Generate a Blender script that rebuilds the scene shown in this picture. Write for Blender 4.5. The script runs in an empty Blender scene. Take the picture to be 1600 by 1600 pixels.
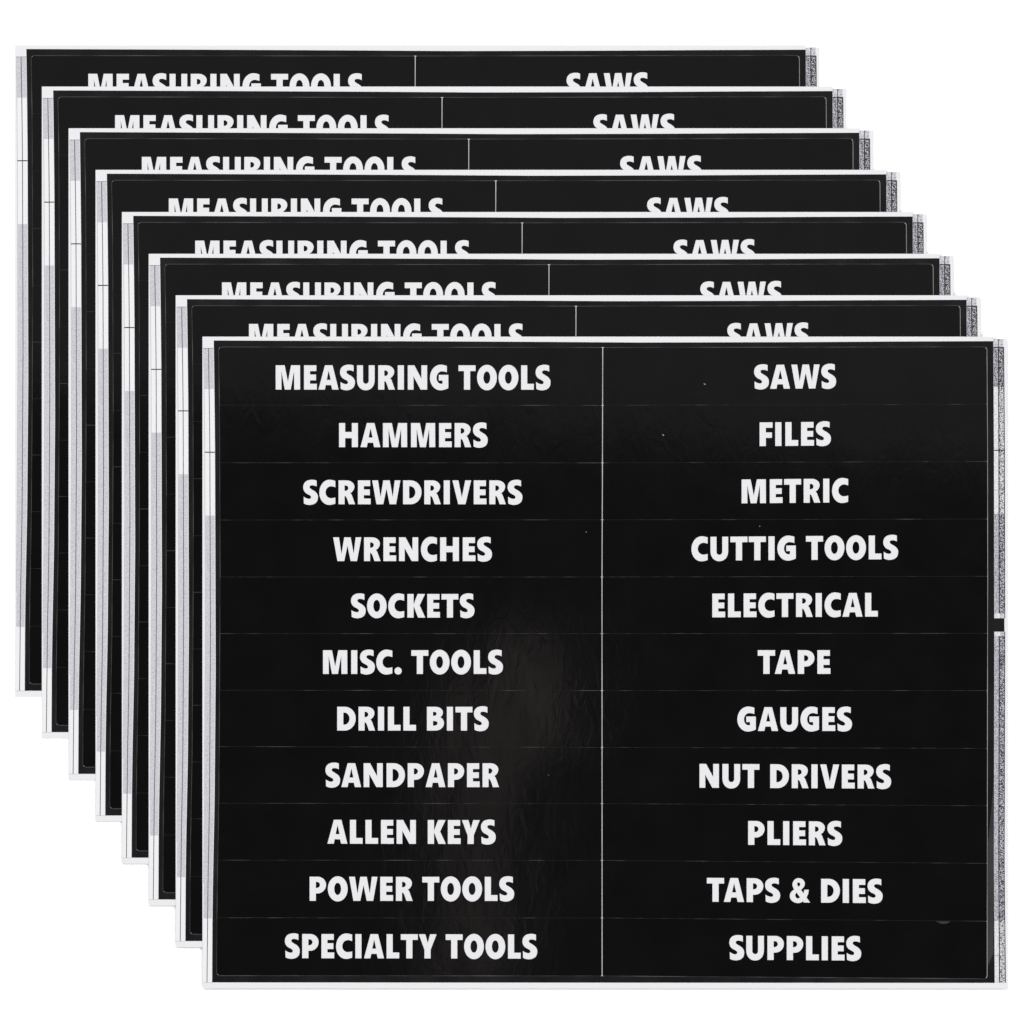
import bpy, math
from mathutils import Vector
from mathutils.geometry import tessellate_polygon

SC = bpy.context.scene
COL = SC.collection
S = 0.00025                      # metres per photo pixel: a sheet is 314 x 255 mm
MM = 0.001
PITCH = 0.15 * MM                # thickness of one sheet in the stack
N_SHEETS = 8

# ------------------------------------------------------------------ camera
H = 4.0
cam_d = bpy.data.cameras.new('camera')
cam = bpy.data.objects.new('camera', cam_d)
COL.objects.link(cam)
cam.location = (0, 0, H + N_SHEETS * PITCH)
cam_d.sensor_width = 36
cam_d.lens = 36 * H / (1600 * S)
cam_d.clip_start = 0.05
cam_d.clip_end = 50
SC.camera = cam

# ------------------------------------------------------------------ world, lamps, exposure
w = bpy.data.worlds.new('World')
SC.world = w
w.use_nodes = True
w.node_tree.nodes['Background'].inputs[0].default_value = (0.95, 0.97, 1.0, 1)
w.node_tree.nodes['Background'].inputs[1].default_value = 0.062
SC.view_settings.view_transform = 'Standard'
SC.view_settings.look = 'None'
SC.view_settings.exposure = 0
SC.view_settings.gamma = 1
SC.view_settings.use_curve_mapping = False


def area_lamp(loc, size, power, col=(1, 1, 1), target=(0, 0, 0), size_y=None):
    d = bpy.data.lights.new('area_lamp', 'AREA')
    d.shape = 'RECTANGLE'
    d.size = size
    d.size_y = size_y or size
    d.energy = power
    d.color = col
    o = bpy.data.objects.new('area_lamp', d)
    COL.objects.link(o)
    o.location = loc
    o.rotation_euler = (Vector(target) - Vector(loc)).to_track_quat('-Z', 'Y').to_euler()
    return o


KEY = 67
for sx, sy in ((1, 0.25), (-1, 0.25), (0.25, -1), (-0.25, 1)):
    area_lamp((sx * 2.6, sy * 2.6, 2.5), 1.4, KEY, (1, 0.995, 1.0))
# large dim panel added overhead, unseen, to give the upper rows their soft sheen
o = area_lamp((0.0, 0.44, H), 1.5, 0.64, (0.95, 0.97, 1.0), (0.0, 0.44, 0), 0.74)
o.rotation_euler.z -= math.radians(4.5)
# two small warm panels added beside the camera to mirror brownish streaks in the vinyl
area_lamp((-0.028, -0.26, H), 0.05, 0.012, (1.0, 0.84, 0.77), (-0.028, -0.26, 0), 0.24)
area_lamp((0.014, -0.142, H), 0.06, 0.0075, (1.0, 0.84, 0.77), (0.014, -0.142, 0), 0.09)


# ------------------------------------------------------------------ materials
def new_mat(name):
    m = bpy.data.materials.new(name)
    m.use_nodes = True
    nt = m.node_tree
    return m, nt, nt.nodes, nt.links, nt.nodes['Principled BSDF']


def noise(nd, ln, scale, detail=2.0, stretch=(1, 1, 1), coord='Object', rough=0.5, rot=0.0, dist=0.0):
    tc = nd.new('ShaderNodeTexCoord')
    mp = nd.new('ShaderNodeMapping')
    mp.inputs['Scale'].default_value = stretch
    mp.inputs['Rotation'].default_value = (0, 0, rot)
    if coord == 'World':
        g = nd.new('ShaderNodeNewGeometry')
        ln.new(g.outputs['Position'], mp.inputs['Vector'])
    else:
        ln.new(tc.outputs[coord], mp.inputs['Vector'])
    n = nd.new('ShaderNodeTexNoise')
    n.inputs['Scale'].default_value = scale
    n.inputs['Detail'].default_value = detail
    n.inputs['Roughness'].default_value = rough
    n.inputs['Distortion'].default_value = dist
    ln.new(mp.outputs['Vector'], n.inputs['Vector'])
    return n.outputs['Fac']


def ramp(nd, ln, fac, stops):
    r = nd.new('ShaderNodeValToRGB')
    e = r.color_ramp.elements
    while len(e) < len(stops):
        e.new(0.5)
    for k, (p, c) in enumerate(stops):
        e[k].position = p
        e[k].color = (*c, 1) if isinstance(c, tuple) else (c, c, c, 1)
    ln.new(fac, r.inputs['Fac'])
    return r.outputs['Color']


def bump(nd, ln, fac, dist, strength=1.0, prev=None):
    b = nd.new('ShaderNodeBump')
    b.inputs['Distance'].default_value = dist
    b.inputs['Strength'].default_value = strength
    ln.new(fac, b.inputs['Height'])
    if prev is not None:
        ln.new(prev, b.inputs['Normal'])
    return b.outputs['Normal']


def paper_mat(name, c, spread=0.02):
    m, nt, nd, ln, p = new_mat(name)
    f = noise(nd, ln, 1500, 3)
    col = ramp(nd, ln, f, [(0.3, tuple(v - spread for v in c)), (0.7, tuple(v + spread for v in c))])
    ln.new(col, p.inputs['Base Color'])
    p.inputs['Roughness'].default_value = 0.75
    p.inputs['Specular IOR Level'].default_value = 0.2
    ln.new(bump(nd, ln, f, 0.00001, 0.5), p.inputs['Normal'])
    return m


def speckle_mat(name, lo, hi, scale, a=0.35, b=0.65):
    """printed grey made of dark specks, as a coarse halftone"""
    m, nt, nd, ln, p = new_mat(name)
    f = noise(nd, ln, scale, 1.0, rough=0.8)
    ln.new(ramp(nd, ln, f, [(a, lo), (b, hi)]), p.inputs['Base Color'])
    p.inputs['Roughness'].default_value = 0.7
    p.inputs['Specular IOR Level'].default_value = 0.2
    return m


def vinyl_mat(name, rough, base, wave):
    m, nt, nd, ln, p = new_mat(name)
    f = noise(nd, ln, 60, 4, coord='World')
    col = ramp(nd, ln, f, [(0.3, tuple(v * 0.8 for v in base)), (0.7, tuple(v * 1.2 for v in base))])
    ln.new(col, p.inputs['Base Color'])
    p.inputs['Specular IOR Level'].default_value = 0.5
    r = noise(nd, ln, 90, 3, (1, 0.5, 1), 'World')
    ln.new(ramp(nd, ln, r, [(0.3, rough * 0.8), (0.7, rough * 1.25)]), p.inputs['Roughness'])
    n1 = bump(nd, ln, noise(nd, ln, 14, 2, (1.0, 0.55, 1), 'World', dist=0.6), 0.00014 * wave)
    n2 = bump(nd, ln, noise(nd, ln, 210, 6, (1.0, 0.45, 1), 'World', rot=0.25, dist=1.2), 0.000012 * wave, 1.0, n1)
    n3 = bump(nd, ln, noise(nd, ln, 1400, 2, (1, 1, 1), 'World'), 0.0000004 * wave, 1.0, n2)
    ln.new(n3, p.inputs['Normal'])
    return m


def cut_mat(name, dark, light, a, b, scale, stretch):
    """kiss-cut slit: pale core of the vinyl shows where the cut has opened"""
    m, nt, nd, ln, p = new_mat(name)
    f = noise(nd, ln, scale, 3, stretch)
    ln.new(ramp(nd, ln, f, [(a, dark), (b, light)]), p.inputs['Base Color'])
    p.inputs['Roughness'].default_value = 0.6
    p.inputs['Specular IOR Level'].default_value = 0.2
    return m


M = {}
M['table'] = paper_mat('white_tabletop', (0.93, 0.93, 0.93), 0.004)
M['paper'] = paper_mat('backing_paper', (0.615, 0.615, 0.628), 0.008)
M['strip_white'] = paper_mat('strip_white', (0.64, 0.64, 0.65), 0.010)
M['strip_grey'] = speckle_mat('strip_grey', (0.33, 0.33, 0.355), (0.50, 0.50, 0.53), 2600, 0.30, 0.60)
M['noise_light'] = speckle_mat('speckle_light', (0.22, 0.22, 0.24), (0.57, 0.57, 0.59), 2700, 0.36, 0.60)
M['noise_pale'] = speckle_mat('speckle_pale', (0.30, 0.30, 0.32), (0.63, 0.63, 0.64), 2700, 0.30, 0.53)
M['noise_mid'] = speckle_mat('speckle_mid', (0.03, 0.03, 0.04), (0.42, 0.42, 0.46), 2500, 0.38, 0.62)
M['noise_soft'] = speckle_mat('speckle_soft', (0.12, 0.12, 0.14), (0.45, 0.45, 0.49), 2500, 0.34, 0.60)
M['noise_high'] = speckle_mat('speckle_coarse', (0.02, 0.02, 0.025), (0.60, 0.60, 0.62), 2300, 0.40, 0.58)
M['noise_dark'] = speckle_mat('speckle_dark', (0.008, 0.008, 0.01), (0.48, 0.48, 0.52), 2300, 0.44, 0.63)
M['ink'] = paper_mat('black_ink', (0.014, 0.014, 0.017), 0.003)
M['ink_soft'] = paper_mat('faded_ink', (0.07, 0.07, 0.08), 0.02)
M['ink_pale'] = paper_mat('pale_ink', (0.36, 0.36, 0.38), 0.02)
M['vinyl'] = vinyl_mat('gloss_black_vinyl', 0.055, (0.0021, 0.0021, 0.0022), 1.0)
M['film'] = vinyl_mat('black_border_vinyl', 0.27, (0.0042, 0.0042, 0.0046), 0.8)
M['film_sheen'] = vinyl_mat('border_vinyl_sheen', 0.5, (0.0105, 0.0105, 0.0115), 0.8)  # paler, rougher vinyl: light catching lifted film, put into the colour
M['dust'] = paper_mat('dust', (0.30, 0.30, 0.29), 0.02)
M['letters'] = paper_mat('white_lettering', (0.605, 0.605, 0.615), 0.008)
M['cut_row'] = cut_mat('row_cut', 0.003, 0.065, 0.50, 0.70, 90, (1, 6, 1))
M['cut_frame'] = cut_mat('frame_cut', 0.012, 0.075, 0.40, 0.68, 60, (1, 1, 1))
M['cut_right'] = cut_mat('side_cut', 0.10, 0.30, 0.30, 0.55, 22, (0.2, 1, 1))
M['cut_middle'] = cut_mat('middle_cut', 0.32, 0.46, 0.30, 0.60, 50, (1, 1, 1))

# ------------------------------------------------------------------ lettering: outlines in units of 1/100 cap height
K = 0.56


def cub(p0, c0, c1, p1, n):
    out = []
    for i in range(1, n + 1):
        t = i / n
        u = 1 - t
        out.append(tuple(u**3 * p0[k] + 3 * u * u * t * c0[k] + 3 * u * t * t * c1[k] + t**3 * p1[k] for k in (0, 1)))
    return out


def path(*cmds, n=9):
    """points; ('q', corner, end) = quarter round towards a corner; ('s', p, p, ..., end) = smooth curve through points"""
    pts = []
    for c in cmds:
        if c[0] == 'q':
            p0, cn, p1 = pts[-1], c[1], c[2]
            k = c[3] if len(c) > 3 else K
            c0 = tuple(p0[i] + (cn[i] - p0[i]) * k for i in (0, 1))
            c1 = tuple(p1[i] + (cn[i] - p1[i]) * k for i in (0, 1))
            pts += cub(p0, c0, c1, p1, n)
        elif c[0] == 's':
            q = [pts[-1]] + list(c[1:])
            e = [tuple(2 * q[0][i] - q[1][i] for i in (0, 1))] + q + [tuple(2 * q[-1][i] - q[-2][i] for i in (0, 1))]
            for j in range(1, len(e) - 2):
                a, b, cc, d = e[j - 1:j + 3]
                for s in range(1, 6):
                    t = s / 5
                    pts.append(tuple(0.5 * (2 * b[i] + (cc[i] - a[i]) * t + (2 * a[i] - 5 * b[i] + 4 * cc[i] - d[i]) * t * t
                                            + (3 * b[i] - a[i] - 3 * cc[i] + d[i]) * t**3) for i in (0, 1)))
        else:
            pts.append(c)
    if abs(pts[0][0] - pts[-1][0]) + abs(pts[0][1] - pts[-1][1]) < 1e-6:
        pts.pop()
    return pts


def oval(cx, cy, rx, ry, k=0.56):
    return path((cx, cy + ry), ('q', (cx - rx, cy + ry), (cx - rx, cy), k), ('q', (cx - rx, cy - ry), (cx, cy - ry), k),
                ('q', (cx + rx, cy - ry), (cx + rx, cy), k), ('q', (cx + rx, cy + ry), (cx, cy + ry), k))


# letter: (width, left bearing, right bearing, [outlines, each followed by its holes])
G = {
    'M': (101, 8, 8, [path((0, 0), (0, 100), (37, 100), (50.5, 32), (63.5, 100), (100.5, 100), (101, 0), (76.5, 0), (75.5, 76),
                           (62, 0), (37.5, 0), (23.5, 76), (24, 0))]),
    'E': (53, 8, 4, [path((0, 0), (0, 100), (51, 100), (51, 76), (24.7, 76), (24.7, 62), (49.5, 62), (49.5, 38), (24.7, 38),
                          (24.7, 24), (53, 24), (53, 0))]),
    'F': (53, 8, 3, [path((0, 0), (0, 100), (53, 100), (53, 77), (25.5, 77), (25.5, 57.5), (50.5, 57.5), (50.5, 34.5),
                          (25.5, 34.5), (25.5, 0))]),
    'A': (83, 2.8, 2.6, [path((0, 0), (26.7, 100), (58, 100), (83, 0), (56.8, 0), (52.5, 18.5), (30, 18.5), (26.3, 0)),
                         path((42, 78), (50.5, 40), (34, 40))]),
    'I': (25.3, 8, 8, [path((0, 0), (0, 100), (25.3, 100), (25.3, 0))]),
    'L': (52.5, 8, 4, [path((0, 0), (0, 100), (25.3, 100), (25.3, 24.3), (52.5, 24.3), (52.5, 0))]),
    'T': (70.5, 2.5, 2.8, [path((0, 100), (70.5, 100), (70.5, 76.5), (48.2, 76.5), (48.2, 0), (22.8, 0), (22.8, 76.5), (0, 76.5))]),
    'H': (78.5, 8, 8, [path((0, 0), (0, 100), (25.3, 100), (25.3, 63), (53.3, 63), (53.3, 100), (78.5, 100), (78.5, 0),
                            (53.3, 0), (53.3, 37.5), (25.3, 37.5), (25.3, 0))]),
    'N': (80, 8, 8, [path((0, 0), (0, 100), (27, 100), (56.5, 45), (56.3, 55), (56.3, 100), (80, 100), (80, 0), (53, 0), (23.3, 55),
                          (23.7, 45), (23.7, 0))]),
    'V': (78, 3, 3, [path((0, 100), (24.8, 100), (39.3, 28.5), (53.6, 100), (78, 100), (54.3, 0), (24.2, 0))]),
    'W': (117.5, 2.6, 3.4, [path((0, 100), (24.2, 100), (34.7, 30), (46.3, 100), (73, 100), (85.6, 31), (94, 100), (117.5, 100),
                                 (99.5, 0), (73, 0), (59.6, 65), (46.2, 0), (17.8, 0))]),
    'Y': (74, 1.5, 1.5, [path((0, 100), (27, 100), (37.2, 64), (46.7, 100), (74, 100), (49, 36), (49, 0), (23.5, 0), (23.5, 36))]),
    'K': (75, 8, 0.5, [path((0, 0), (0, 100), (26, 100), (26, 55), (43, 100), (74, 100), (51.3, 52), (75, 0), (44.6, 0), (27.5, 45.5),
                            (26, 46.5), (26, 0))]),
    'U': (73, 6.3, 6.6, [path((0, 100), (0, 40), ('q', (0, -2.7), (36.5, -2.7), 0.6), ('q', (73, -2.7), (73, 40), 0.6), (73, 100),
                              (48.6, 100), (48.6, 38), ('q', (48.6, 24), (36.7, 24), 0.6), ('q', (24.8, 24), (24.8, 38), 0.6),
                              (24.8, 100))]),
    'O': (82, 3.4, 3.4, [oval(41, 49.7, 41, 52.4, 0.555), oval(40.6, 49.7, 14.1, 25.3, 0.57)]),
    'C': (67, 3.5, 5.2, [path((66.8, 97.5), ('q', (57, 102.6), (42, 102.6), 0.5), ('q', (0, 102.6), (0, 48.5)), ('q', (0, -2.7), (41, -2.7)),
                              ('q', (57, -2.7), (66.8, 3), 0.5), (66.8, 28.5), ('q', (59, 25.3), (49, 25.3), 0.5),
                              ('q', (26, 25.3), (26, 50)), ('q', (26, 75.3), (49.5, 75.3)), ('q', (58.5, 75.3), (66.8, 71), 0.5))]),
    'G': (76, 3.5, 6, [path((70, 97.3), ('q', (60, 102.6), (44.5, 102.6), 0.5), ('q', (0, 102.6), (0, 48.5)), ('q', (0, -2.7), (44, -2.7)),
                            ('q', (62, -2.7), (76, 6.5), 0.5), (76, 60.8), (36.7, 60.8), (36.7, 37.5), (52, 37.5), (52, 24.8),
                            ('q', (49.5, 24), (46.5, 24), 0.5), ('q', (27.3, 24), (27.3, 48.5)), ('q', (27.3, 75.5), (50, 75.5)),
                            ('q', (60, 75.5), (70, 71), 0.5))]),
    'D': (77, 8, 3.7, [path((0, 0), (0, 100), (31, 100), ('q', (77, 100), (77, 51)), ('q', (77, 0), (31, 0))),
                       path((25.3, 24.5), (25.3, 75.7), (28.5, 75.7), ('q', (51.3, 75.7), (51.3, 50)), ('q', (51.3, 24.5), (28.5, 24.5)))]),
    'R': (69, 8, 4, [path((0, 0), (0, 100), (33, 100), ('q', (66.2, 100), (66.2, 73.5)), ('q', (66.2, 53), (48.8, 47), 0.52),
                          ('s', (53.3, 42), (57, 34), (69, 0)), (43.3, 0), ('s', (36.5, 20.5), (33, 28.5), (29.5, 33.2), (25.2, 34.8)), (25.2, 0)),
                     path((25.2, 56.3), (25.2, 79), (28.5, 79), ('q', (40.8, 79), (40.8, 68)), ('q', (40.8, 56.3), (28.5, 56.3)))]),
    'P': (68, 8, 4, [path((0, 0), (0, 100), (32.5, 100), ('q', (68, 100), (68, 67)), ('q', (68, 30.7), (32, 30.7)), (25.7, 30.7), (25.7, 0)),
                     path((25.7, 53.5), (25.7, 78.5), (29.5, 78.5), ('q', (42.7, 78.5), (42.7, 66.5)), ('q', (42.7, 53.5), (29.5, 53.5)))]),
    'B': (71, 8, 4, [path((0, 0), (0, 100), (35, 100), ('q', (66.5, 100), (66.5, 77)), ('q', (66.5, 60), (54, 56)),
                          ('q', (71, 52.5), (71, 31)), ('q', (71, 0), (34, 0))),
                     path((25.3, 62), (25.3, 79), (29, 79), ('q', (40.3, 79), (40.3, 71)), ('q', (40.3, 62), (29, 62))),
                     path((25.3, 21), (25.3, 40.5), (30, 40.5), ('q', (44.3, 40.5), (44.3, 31)), ('q', (44.3, 21), (30, 21)))]),
    'S': (61.5, 3.5, 2.2, [path((56, 99), (56, 74.6), ('s', (47, 78.3), (36.6, 79.6), (28.8, 77.2), (26.4, 72), (29, 66.5), (36.6, 61.2), (46.5, 55.3),
                                                      (54.5, 48.3), (60, 39.5), (61.5, 30.5), (60, 18.5), (55, 8.8), (46, 1.8), (36.5, -1.4), (26, -2.7),
                                                      (13.5, -1), (2.7, 3.1)),
                                (1.7, 31.7), ('s', (11, 26), (22, 22.7), (29.6, 23.9), (33, 29), (31, 34.5), (24.5, 39.5), (13.5, 45.3), (5.5, 53), (1, 62.5),
                                              (0, 71.5), (1.7, 82.5), (7, 91.7), (16, 98.6), (29, 102.2), (38, 102.6), (47, 101.8), (56, 99)))]),
    '.': (30, 3.5, 4, [oval(15, 12.8, 15, 15.3)]),
    '&': (83.2, 4, 3.5, [path((83.2, 0), (56.6, 0), (55.2, 5.2), ('s', (49.5, 1.8), (42, -1.4), (33.2, -2.8), (18.8, 0.4), (6, 9.5), (0, 26), (4.4, 42), (17.6, 54.8)),
                              ('s', (13.2, 63.6), (10.8, 76.4), (15.6, 90.8), (25.2, 99.2), (36, 102), (49.2, 98.8), (58.8, 89.2), (61.4, 78.8), (58, 66), (46, 53)),
                              (55.8, 39.4), ('s', (58.2, 46), (59.2, 53.4)), (77.6, 53.4), ('s', (75.4, 38), (68.2, 21.6))),
                         path((35.6, 84.8), ('s', (30.6, 80.6), (30.2, 74.8), (36, 65.4)), ('s', (42.2, 73.4), (41, 81.2), (35.6, 84.8))),
                         path((27.6, 41.6), ('s', (22.2, 32.6), (23.2, 25), (28, 18.6), (33.6, 16.8), (42.4, 20.8)))]),
}
KERN = {('T', 'A'): -6.6, ('C', 'A'): -1}
SPACE = 33.5

LEFT = [('MEASURING TOOLS', 430.8, 860.2, 608.7, 608.9, 38.0), ('HAMMERS', 529.8, 762.1, 698.7, 698.7, 37.7),
        ('SCREWDRIVERS', 473.8, 816.2, 787.9, 787.9, 37.3), ('WRENCHES', 520.6, 768.7, 876.7, 876.7, 37.1),
        ('SOCKETS', 548.5, 741.4, 965.0, 965.0, 36.9), ('MISC. TOOLS', 504.7, 785.9, 1053.0, 1053.0, 37.0),
        ('DRILL BITS', 526.9, 763.6, 1141.5, 1141.6, 37.2), ('SANDPAPER', 508.5, 779.7, 1229.8, 1229.9, 37.3),
        ('ALLEN KEYS', 511.6, 774.6, 1318.2, 1318.8, 37.3), ('POWER TOOLS', 483.8, 803.4, 1407.5, 1407.7, 37.6),
        ('SPECIALTY TOOLS', 445.2, 839.5, 1497.1, 1497.9, 37.8)]
RIGHT = [('SAWS', 1178.3, 1306.4, 607.7, 606.7, 37.5), ('FILES', 1186.9, 1298.3, 697.1, 696.1, 37.1),
         ('METRIC', 1158.8, 1325.3, 786.5, 784.9, 37.3), ('CUTTIG TOOLS', 1080.4, 1403.4, 876.2, 873.7, 37.2),
         ('ELECTRICAL', 1113.0, 1371.6, 964.6, 963.4, 37.1), ('TAPE', 1184.0, 1297.5, 1052.9, 1052.9, 37.0),
         ('GAUGES', 1152.1, 1331.3, 1142.1, 1142.1, 37.1), ('NUT DRIVERS', 1093.0, 1392.4, 1230.8, 1232.2, 37.3),
         ('PLIERS', 1169.0, 1316.0, 1320.0, 1321.0, 37.3), ('TAPS & DIES', 1104.5, 1379.1, 1408.9, 1411.2, 37.3),
         ('SUPPLIES', 1139.6, 1345.6, 1499.5, 1500.9, 37.6)]

# ------------------------------------------------------------------ sheet geometry: photo pixels of the top sheet -> metres
CX, CY = 945.2, 1035.3


def px(x, y, z):
    return ((x - CX) * S, (CY - y) * S, z)


def curve(tab):
    def f(t):
        if t <= tab[0][0]:
            return tab[0][1]
        for (a, va), (b, vb) in zip(tab, tab[1:]):
            if t <= b:
                u = (t - a) / (b - a)
                return va + (vb - va) * u
        return tab[-1][1]
    return f


film_l = curve([(532, 334), (620, 335.2), (700, 336), (900, 336.6), (1050, 337), (1250, 335.3), (1380, 332.7), (1435, 332), (1536, 331.5)])
film_r = curve([(532, 1552), (700, 1553), (1000, 1553.6), (1350, 1553), (1536, 1554.2)])
film_t = curve([(334, 532), (600, 533), (850, 534.2), (1000, 535.2), (1240, 534.6), (1400, 533.6), (1552, 533)])
film_b = curve([(331, 1535), (1554, 1535.8)])
frame_l = curve([(542, 341.5), (620, 342.8), (700, 343.4), (900, 344), (1050, 343.4), (1250, 342), (1380, 339.7), (1434, 339), (1525, 338.5)])
frame_r = curve([(542, 1542), (700, 1543), (900, 1543.2), (1100, 1542.8), (1350, 1542.5), (1530, 1542.3)])
mid_x = curve([(543, 941.8), (760, 941.2), (900, 940.6), (1525, 940.8)])
ROWS = [(542.2, 543, 542), (633, 633.3, 631.5), (723, 723.2, 721), (812.5, 812.2, 811), (901.5, 901.5, 900.5), (990, 990, 989.6),
        (1078.5, 1079, 1079), (1166.5, 1167.8, 1169.3), (1255, 1255.6, 1259), (1344, 1344.4, 1349), (1434, 1434.3, 1439.4),
        (1524.3, 1524.8, 1529.3)]


# flecks of dust on single stickers: centre, half width, half height
DUST = {'SAWS': [(1101, 600, 2.2, 0.9)], 'FILES': [(1036.2, 679.6, 1.6, 1.3)], 'WRENCHES': [(916, 831, 0.8, 0.8)], 'CUTTIG TOOLS': [(1187, 822, 1.1, 0.6)],
        'SANDPAPER': [(857, 1211, 0.6, 0.6)]}


def row_y(i, x):
    a, m, b = ROWS[i]
    return a + (m - a) * (x - 341) / 600 if x < 941 else m + (b - m) * (x - 941) / 602


Z_PAPER = 0.10 * MM
Z_FILM = 0.132 * MM
Z_CUT = 0.108 * MM
Z_PRINT = 0.108 * MM
Z_INK = 0.116 * MM
Z_TEXT = 0.142 * MM


class Mesh:
    def __init__(self):
        self.v, self.f, self.mi = [], [], []

    def face(self, pts, m=0):
        b = len(self.v)
        self.v += pts
        self.f.append(tuple(range(b, b + len(pts))))
        self.mi.append(m)

    def rect(self, x0, y0, x1, y1, z, m=0):
        """x0, x1 may be functions of y: a strip that follows a bowed edge"""
        fx = [(lambda y, c=c: c) if not callable(c) else c for c in (x0, x1)]
        n = max(1, int(abs(y1 - y0) // 30))
        for i in range(n):
            a, b = y0 + (y1 - y0) * i / n, y0 + (y1 - y0) * (i + 1) / n
            self.face([px(fx[0](a), a, z), px(fx[0](b), b, z), px(fx[1](b), b, z), px(fx[1](a), a, z)], m)

    def walls(self, loop, z0, z1, m=0):
        """loop in photo pixels, anticlockwise seen from above"""
        for (xa, ya), (xb, yb) in zip(loop, loop[1:] + loop[:1]):
            self.face([px(xa, ya, z0), px(xb, yb, z0), px(xb, yb, z1), px(xa, ya, z1)], m)

    def fill(self, loops, z, m=0):
        tris = tessellate_polygon([[Vector((x, -y, 0)) for x, y in lp] for lp in loops])
        flat = [p for lp in loops for p in lp]
        b = len(self.v)
        self.v += [px(x, y, z) for x, y in flat]
        for t in tris:
            a, bb, c = (flat[i] for i in t)
            cr = (bb[0] - a[0]) * -(c[1] - a[1]) + (bb[1] - a[1]) * (c[0] - a[0])
            if abs(cr) < 1e-9:
                continue
            self.f.append(tuple(b + i for i in (t if cr > 0 else t[::-1])))
            self.mi.append(m)

    def build(self, name, mats, parent=None):
        me = bpy.data.meshes.new(name)
        me.from_pydata(self.v, [], self.f)
        for m in mats:
            me.materials.append(M[m])
        me.polygons.foreach_set('material_index', self.mi)
        me.update()
        o = bpy.data.objects.new(name, me)
        COL.objects.link(o)
        o.parent = parent
        return o


def word_mesh(text, x0, x1, y0, y1, cap):
    # advance the letters, then fit the word between its measured ends
    pos, pen, prev = [], 0.0, None
    for ch in text:
        if ch == ' ':
            pen += SPACE
            prev = None
            continue
        wd, lb, rb, loops = G[ch]
        pen += KERN.get((prev, ch), 0)
        pos.append((ch, pen + lb))
        pen += lb + wd + rb
        prev = ch
    a = pos[0][1]
    e = pos[-1][1] + G[pos[-1][0]][0]
    sx = (x1 - x0) / (e - a)
    sy = cap / 100
    m = Mesh()
    for ch, p in pos:
        loops = []
        for lp in G[ch][3]:
            q = []
            for u, v in lp:
                X = x0 + (p + u - a) * sx
                q.append((X, y0 + (y1 - y0) * (X - x0) / (x1 - x0) - v * sy))
            loops.append(q)
        m.fill(loops, Z_TEXT)
        for lp in loops:
            m.walls(lp, Z_FILM - 0.005 * MM, Z_TEXT)
    return m


# ------------------------------------------------------------------ setting
tb = Mesh()
hw = 6000
tb.v = [(-hw * S, -hw * S, -0.03), (hw * S, -hw * S, -0.03), (hw * S, hw * S, -0.03), (-hw * S, hw * S, -0.03),
        (-hw * S, -hw * S, 0), (hw * S, -hw * S, 0), (hw * S, hw * S, 0), (-hw * S, hw * S, 0)]
tb.f = [(3, 2, 1, 0), (4, 5, 6, 7), (0, 1, 5, 4), (1, 2, 6, 5), (2, 3, 7, 6), (3, 0, 4, 7)]
tb.mi = [0] * 6
table = tb.build('tabletop', ['table'])
table['kind'] = 'structure'


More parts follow.
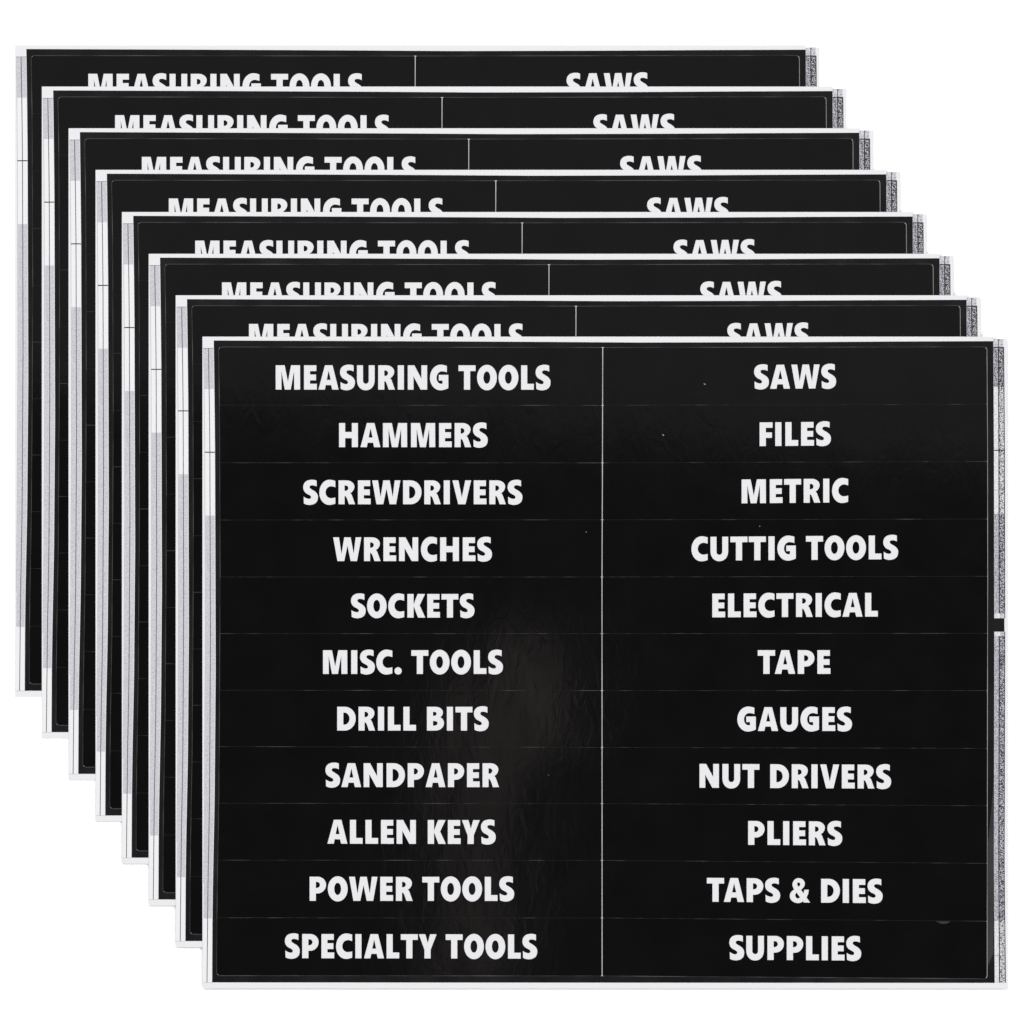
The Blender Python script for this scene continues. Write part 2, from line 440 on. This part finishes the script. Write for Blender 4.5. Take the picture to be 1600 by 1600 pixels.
# ------------------------------------------------------------------ one sheet of labels, with all its parts
def make_sheet():
    root = bpy.data.objects.new('label_sheet', None)
    root.empty_display_size = 0.02
    COL.objects.link(root)

    # backing paper: the right-hand edge is cut a little lower than the rest of the top edge
    pm = Mesh()
    loop = [(316.3, 526), (316.3, 1544.6), (1573.8, 1544.8), (1573.8, 529.4), (1552, 529.4), (1552, 526)]
    pm.fill([loop], Z_PAPER)
    pm.fill([loop], 0.01 * MM)
    pm.walls(loop, 0.01 * MM, Z_PAPER)
    paper = pm.build('backing_paper', ['paper'], root)

    # printed strip down the left margin
    l_line = curve([(544, 317.9), (620, 319.2), (700, 319.9), (1000, 320.6), (1250, 319.4), (1380, 318), (1535, 316.9)])
    l_mid = curve([(544, 325.6), (620, 327), (700, 327.9), (1000, 328.8), (1250, 327.4), (1380, 325), (1535, 323.4)])
    e_l = lambda y: film_l(y) - 0.9
    st = Mesh()
    for y0, y1, k in ((544.6, 608, 1), (608, 706, 0), (707.2, 805.5, 0), (805.5, 1435, 1), (1435, 1535, 0)):
        st.rect(lambda y: l_line(y) + 0.5, y0, lambda y: l_mid(y) - 0.6, y1, Z_PRINT, k)
        st.rect(lambda y: l_mid(y) + 0.6, y0, e_l, y1, Z_PRINT, k)
    st.rect(lambda y: l_mid(y) - 0.6, 544.6, lambda y: l_mid(y) + 0.6, 1535, Z_INK, 2)
    st.rect(lambda y: l_line(y) - 0.35, 544.6, lambda y: l_line(y) + 0.35, 1380, Z_INK, 3)
    st.rect(l_line, 543.9, lambda y: film_l(y) - 0.3, 544.6, Z_INK, 2)
    st.rect(l_line, 705.8, lambda y: film_l(y) - 0.3, 707.4, Z_INK + 0.006 * MM, 4)
    st.rect(316.8, 1535.0, 331.5, 1535.6, Z_INK, 3)
    st.build('printed_strip', ['strip_white', 'strip_grey', 'ink_soft', 'ink_pale', 'ink'], paper)

    # printed strip down the right margin
    r_mid = curve([(530, 1560), (700, 1560.8), (1000, 1561.5), (1350, 1560.6), (1536, 1561.8)])
    r_end = curve([(530, 1568), (700, 1569.4), (1000, 1569.9), (1350, 1568.9), (1536, 1571)])
    f_r = lambda y: film_r(y) + 0.25
    st = Mesh()
    names = ['noise_light', 'noise_pale', 'noise_soft', 'noise_mid', 'noise_high', 'noise_dark', 'ink', 'ink_soft', 'ink_pale']
    ix = {k: i for i, k in enumerate(names)}
    for y0, y1, a, b in ((529.6, 542.4, 'noise_light', 'noise_light'), (543.6, 604.5, 'noise_mid', 'noise_dark'), (604.5, 703, 'noise_pale', 'noise_high'),
                         (704.2, 803, 'noise_pale', 'noise_high'), (803, 958.5, 'noise_soft', 'noise_dark'), (958.5, 966, 'noise_pale', 'noise_light'),
                         (987, 994, 'noise_pale', 'noise_light'), (994, 1439, 'noise_soft', 'noise_dark'), (1439, 1535.6, 'noise_pale', 'noise_high')):
        st.rect(f_r, y0, lambda y: r_mid(y) - 0.7, y1, Z_PRINT, ix[a])
        st.rect(lambda y: r_mid(y) + 0.7, y0, lambda y: r_end(y) - 0.4, y1, Z_PRINT, ix[b])
    st.rect(lambda y: r_mid(y) - 0.7, 529.6, lambda y: r_mid(y) + 0.7, 542.4, Z_INK, ix['ink_soft'])
    for y0, y1 in ((543.6, 958.5), (994, 1535.6)):
        st.rect(lambda y: r_mid(y) - 0.8, y0, lambda y: r_mid(y) + 0.8, y1, Z_INK, ix['ink'])
    for y0, y1 in ((543.6, 966), (987, 1535.6)):
        st.rect(lambda y: r_end(y) - 0.5, y0, lambda y: r_end(y) + 0.75, y1, Z_INK, ix['ink'])
    for y in (543.0, 703.6):
        st.rect(f_r, y - 0.85, lambda y: r_end(y) + 0.75, y + 0.85, Z_INK + 0.006 * MM, ix['ink'])
    for y in (765.5, 1333, 1493):
        st.rect(f_r, y - 0.3, r_end, y + 0.3, Z_INK + 0.006 * MM, ix['ink_soft'])
    st.build('printed_strip', names, paper)

    # black vinyl border round the stickers, the black bar across the right strip and the slits of the kiss cut
    fm = Mesh()
    n = 48
    gl = 0.55
    ys = [532 + (1535.5 - 532) * i / n for i in range(n + 1)]
    top_o = [(331 + 1223 * i / n) for i in range(n + 1)]
    outer, inner = [], []
    tl, tr, br, bl = (334, 532), (1552, 533), (1554.2, 1535.8), (331.5, 1535)
    for i in range(n):           # left side, downwards
        t = i / n
        y = tl[1] + (bl[1] - tl[1]) * t
        yi = ROWS[0][0] - gl + (ROWS[-1][0] - ROWS[0][0] + 2 * gl) * t
        outer.append((film_l(y), y))
        inner.append((frame_l(yi) - gl, yi))
    for i in range(n):           # bottom, to the right
        t = i / n
        x = bl[0] + (br[0] - bl[0]) * t
        xi = frame_l(1524) - gl + (frame_r(1529) - frame_l(1524) + 2 * gl) * t
        outer.append((x, film_b(x)))
        inner.append((xi, row_y(11, xi) + gl))
    for i in range(n):           # right side, upwards
        t = i / n
        y = br[1] + (tr[1] - br[1]) * t
        yi = ROWS[-1][2] + gl + (ROWS[0][2] - ROWS[-1][2] - 2 * gl) * t
        outer.append((film_r(y), y))
        inner.append((frame_r(yi) + gl, yi))
    for i in range(n):           # top, to the left
        t = i / n
        x = tr[0] + (tl[0] - tr[0]) * t
        xi = frame_r(542) + gl + (frame_l(542) - frame_r(542) - 2 * gl) * t
        outer.append((x, film_t(x)))
        inner.append((xi, row_y(0, xi) - gl))
    rr = 5.5
    xa, xb, ya, yb = inner[0][0], inner[2 * n][0], inner[0][1], inner[n][1]
    corners = ((inner[0], 1, 1, 0), (inner[n], 1, -1, 1), (inner[2 * n], -1, -1, 0), (inner[3 * n], -1, 1, 1))
    hole = []
    for k, p in enumerate(inner):
        if k % n:
            hole.append(p)
            continue
        (cx, cy), dx, dy, _ = corners[k // n]
        ox, oy = cx + dx * rr, cy + dy * rr
        a0 = (math.pi / 2, math.pi, 1.5 * math.pi, 0)[k // n]
        hole += [(ox + rr * math.cos(a0 + t * math.pi / 12), oy - rr * math.sin(a0 + t * math.pi / 12)) for t in range(7)]
    inner = hole
    fm.fill([outer, inner], Z_FILM)
    fm.walls(outer, Z_PAPER, Z_FILM, 0)
    fm.walls(inner[::-1], Z_PAPER, Z_FILM, 0)
    fm.rect(lambda y: film_r(y) - 0.2, 966, 1569.4, 987, Z_FILM - 0.002 * MM, 0)
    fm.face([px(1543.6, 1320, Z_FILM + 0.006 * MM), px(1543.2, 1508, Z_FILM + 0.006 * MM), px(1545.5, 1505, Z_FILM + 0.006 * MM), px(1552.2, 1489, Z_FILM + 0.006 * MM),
             px(1552.4, 1400, Z_FILM + 0.006 * MM), px(1552.6, 1225, Z_FILM + 0.006 * MM)], 5)  # flat overlay with the sheen of a lifted margin painted in
    # slit floors
    hx = 1.4
    for i in range(12):
        xs = [frame_l(ROWS[i][0]) + (frame_r(ROWS[i][2]) - frame_l(ROWS[i][0])) * k / 24 for k in range(25)]
        for a, b in zip(xs, xs[1:]):
            ya, yb = row_y(i, a), row_y(i, b)
            fm.face([px(a, ya + hx, Z_CUT), px(b, yb + hx, Z_CUT), px(b, yb - hx, Z_CUT), px(a, ya - hx, Z_CUT)], 2 if i in (0, 11) else 1)
    fm.rect(lambda y: frame_l(y) - hx, 541, lambda y: frame_l(y) + hx, 1526, Z_CUT + 0.006 * MM, 2)
    fm.rect(lambda y: frame_r(y) - hx, 541, lambda y: frame_r(y) + hx, 1530, Z_CUT + 0.006 * MM, 3)
    fm.rect(lambda y: mid_x(y) - 2, 542.5, lambda y: mid_x(y) + 2, 1525, Z_CUT + 0.012 * MM, 4)
    fm.build('border_film', ['film', 'cut_row', 'cut_frame', 'cut_right', 'cut_middle', 'film_sheen'], root)

    # 22 stickers
    for side, words in ((0, LEFT), (1, RIGHT)):
        for r, wd in enumerate(words):
            xl = (lambda y: frame_l(y) + 0.35) if side == 0 else (lambda y: mid_x(y) + 0.6)
            xr = (lambda y: mid_x(y) - 0.6) if side == 0 else (lambda y: frame_r(y) - 0.3)
            gt = 0.4 if r == 0 else 0.36
            gb = 0.4 if r == 10 else 0.36
            ref = 341 if side == 0 else 1542
            ytop, ybot = (lambda x: row_y(r, x) + gt), (lambda x: row_y(r + 1, x) - gb)
            rad = 5.0
            yt, yb = row_y(r, ref), row_y(r + 1, ref)
            lp = []
            nn = 10
            # left edge downwards, bottom, right edge upwards, top; outer corners of the label block are rounded
            cut_tl = rad if (side == 0 and r == 0) else 0
            cut_bl = rad if (side == 0 and r == 10) else 0
            cut_tr = rad if (side == 1 and r == 0) else 0
            cut_br = rad if (side == 1 and r == 10) else 0

            def corner(cx, cy, a0):
                return [(cx + rad * math.cos(a0 + t * math.pi / 2 / 6), cy - rad * math.sin(a0 + t * math.pi / 2 / 6)) for t in range(7)]
            y_a, y_b = ytop(xl(yt)), ybot(xl(yb))
            x_a, x_b = xl(y_b), xr(yb)
            if cut_tl:
                lp += corner(xl(y_a) + rad, y_a + rad, math.pi / 2)
            for i in range(nn + 1):
                y = y_a + cut_tl + (y_b - cut_bl - y_a - cut_tl) * i / nn
                if (i == 0 and cut_tl) or (i == nn and cut_bl):
                    continue
                lp.append((xl(y), y))
            if cut_bl:
                lp += corner(xl(y_b) + rad, y_b - rad, math.pi)
            for i in range(1, nn):
                x = x_a + cut_bl + (x_b - cut_br - x_a - cut_bl) * i / nn
                lp.append((x, ybot(x)))
            y_c, y_d = ybot(xr(yb)), ytop(xr(yt))
            if cut_br:
                lp += corner(xr(y_c) - rad, y_c - rad, 1.5 * math.pi)
            for i in range(nn + 1):
                y = y_c - cut_br + (y_d + cut_tr - y_c + cut_br) * i / nn
                if (i == 0 and cut_br) or (i == nn and cut_tr):
                    continue
                lp.append((xr(y), y))
            if cut_tr:
                lp += corner(xr(y_d) - rad, y_d + rad, 0)
            x_c, x_d = xr(y_d), xl(y_a)
            for i in range(1, nn):
                x = x_c - cut_tr + (x_d + cut_tl - x_c + cut_tr) * i / nn
                lp.append((x, ytop(x)))
            sm = Mesh()
            sm.fill([lp], Z_FILM)
            sm.walls(lp, Z_PAPER + 0.002 * MM, Z_FILM)
            for dx, dy, w_, h_ in DUST.get(wd[0], ()):
                sm.face([px(dx - w_, dy - h_, Z_FILM + 0.006 * MM), px(dx - w_ * 0.2, dy + h_ * 0.8, Z_FILM + 0.006 * MM), px(dx + w_, dy + h_, Z_FILM + 0.006 * MM),
                         px(dx + w_ * 0.4, dy - h_ * 0.3, Z_FILM + 0.006 * MM)], 1)
            if wd[0] == 'SUPPLIES':          # a nick lifted from the top edge, its catch of light painted paler
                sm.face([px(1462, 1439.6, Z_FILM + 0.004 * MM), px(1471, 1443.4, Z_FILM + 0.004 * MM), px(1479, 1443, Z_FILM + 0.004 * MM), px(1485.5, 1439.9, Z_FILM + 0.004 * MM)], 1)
            so = sm.build('sticker', ['vinyl', 'dust'] if wd[0] in DUST else ['vinyl', 'film_sheen'] if wd[0] == 'SUPPLIES' else ['vinyl'], root)
            so['label'] = 'black sticker reading ' + wd[0]
            to = word_mesh(*wd).build('lettering', ['letters'], so)
            to['label'] = 'white lettering reading ' + wd[0]
    return root


def copy_tree(o, parent=None):
    c = o.copy()
    COL.objects.link(c)
    c.parent = parent
    for ch in list(o.children):
        copy_tree(ch, c)
    return c


# ------------------------------------------------------------------ the stack: eight sheets, each slid down and to the right
CORNERS = [(23.3, 70.4), (65.2, 135.1), (107.0, 200.3), (149.2, 265.3), (190.4, 331.2), (232.3, 396.5), (274.5, 461.4), (316.3, 526.0)]
LABELS = ['rearmost black tool label sheet, lying directly on the white tabletop, highest at upper left',
          'black tool label sheet lying directly in front of the rearmost one, second from the back',
          'black tool label sheet third from the back, its top word row half covered',
          'black tool label sheet fourth from the back, just above the middle of the stack',
          'black tool label sheet with three sheets stacked on it, fifth from the back',
          'black tool label sheet with only two sheets stacked on it',
          'black tool label sheet lying directly beneath the fully visible front sheet',
          'front black tool label sheet, topmost of the stack, with all twenty-two words showing']
proto = make_sheet()
for i, ((x, y), label) in enumerate(zip(CORNERS, LABELS)):
    o = proto if i == 0 else copy_tree(proto)
    o.location = ((x + CX - 316.3 - 800) * S, (800 - (y + CY - 526.0)) * S, i * PITCH)
    o['label'] = label
    o['category'] = 'label sheet'
    o['group'] = 'stacked sheets of black tool labels'
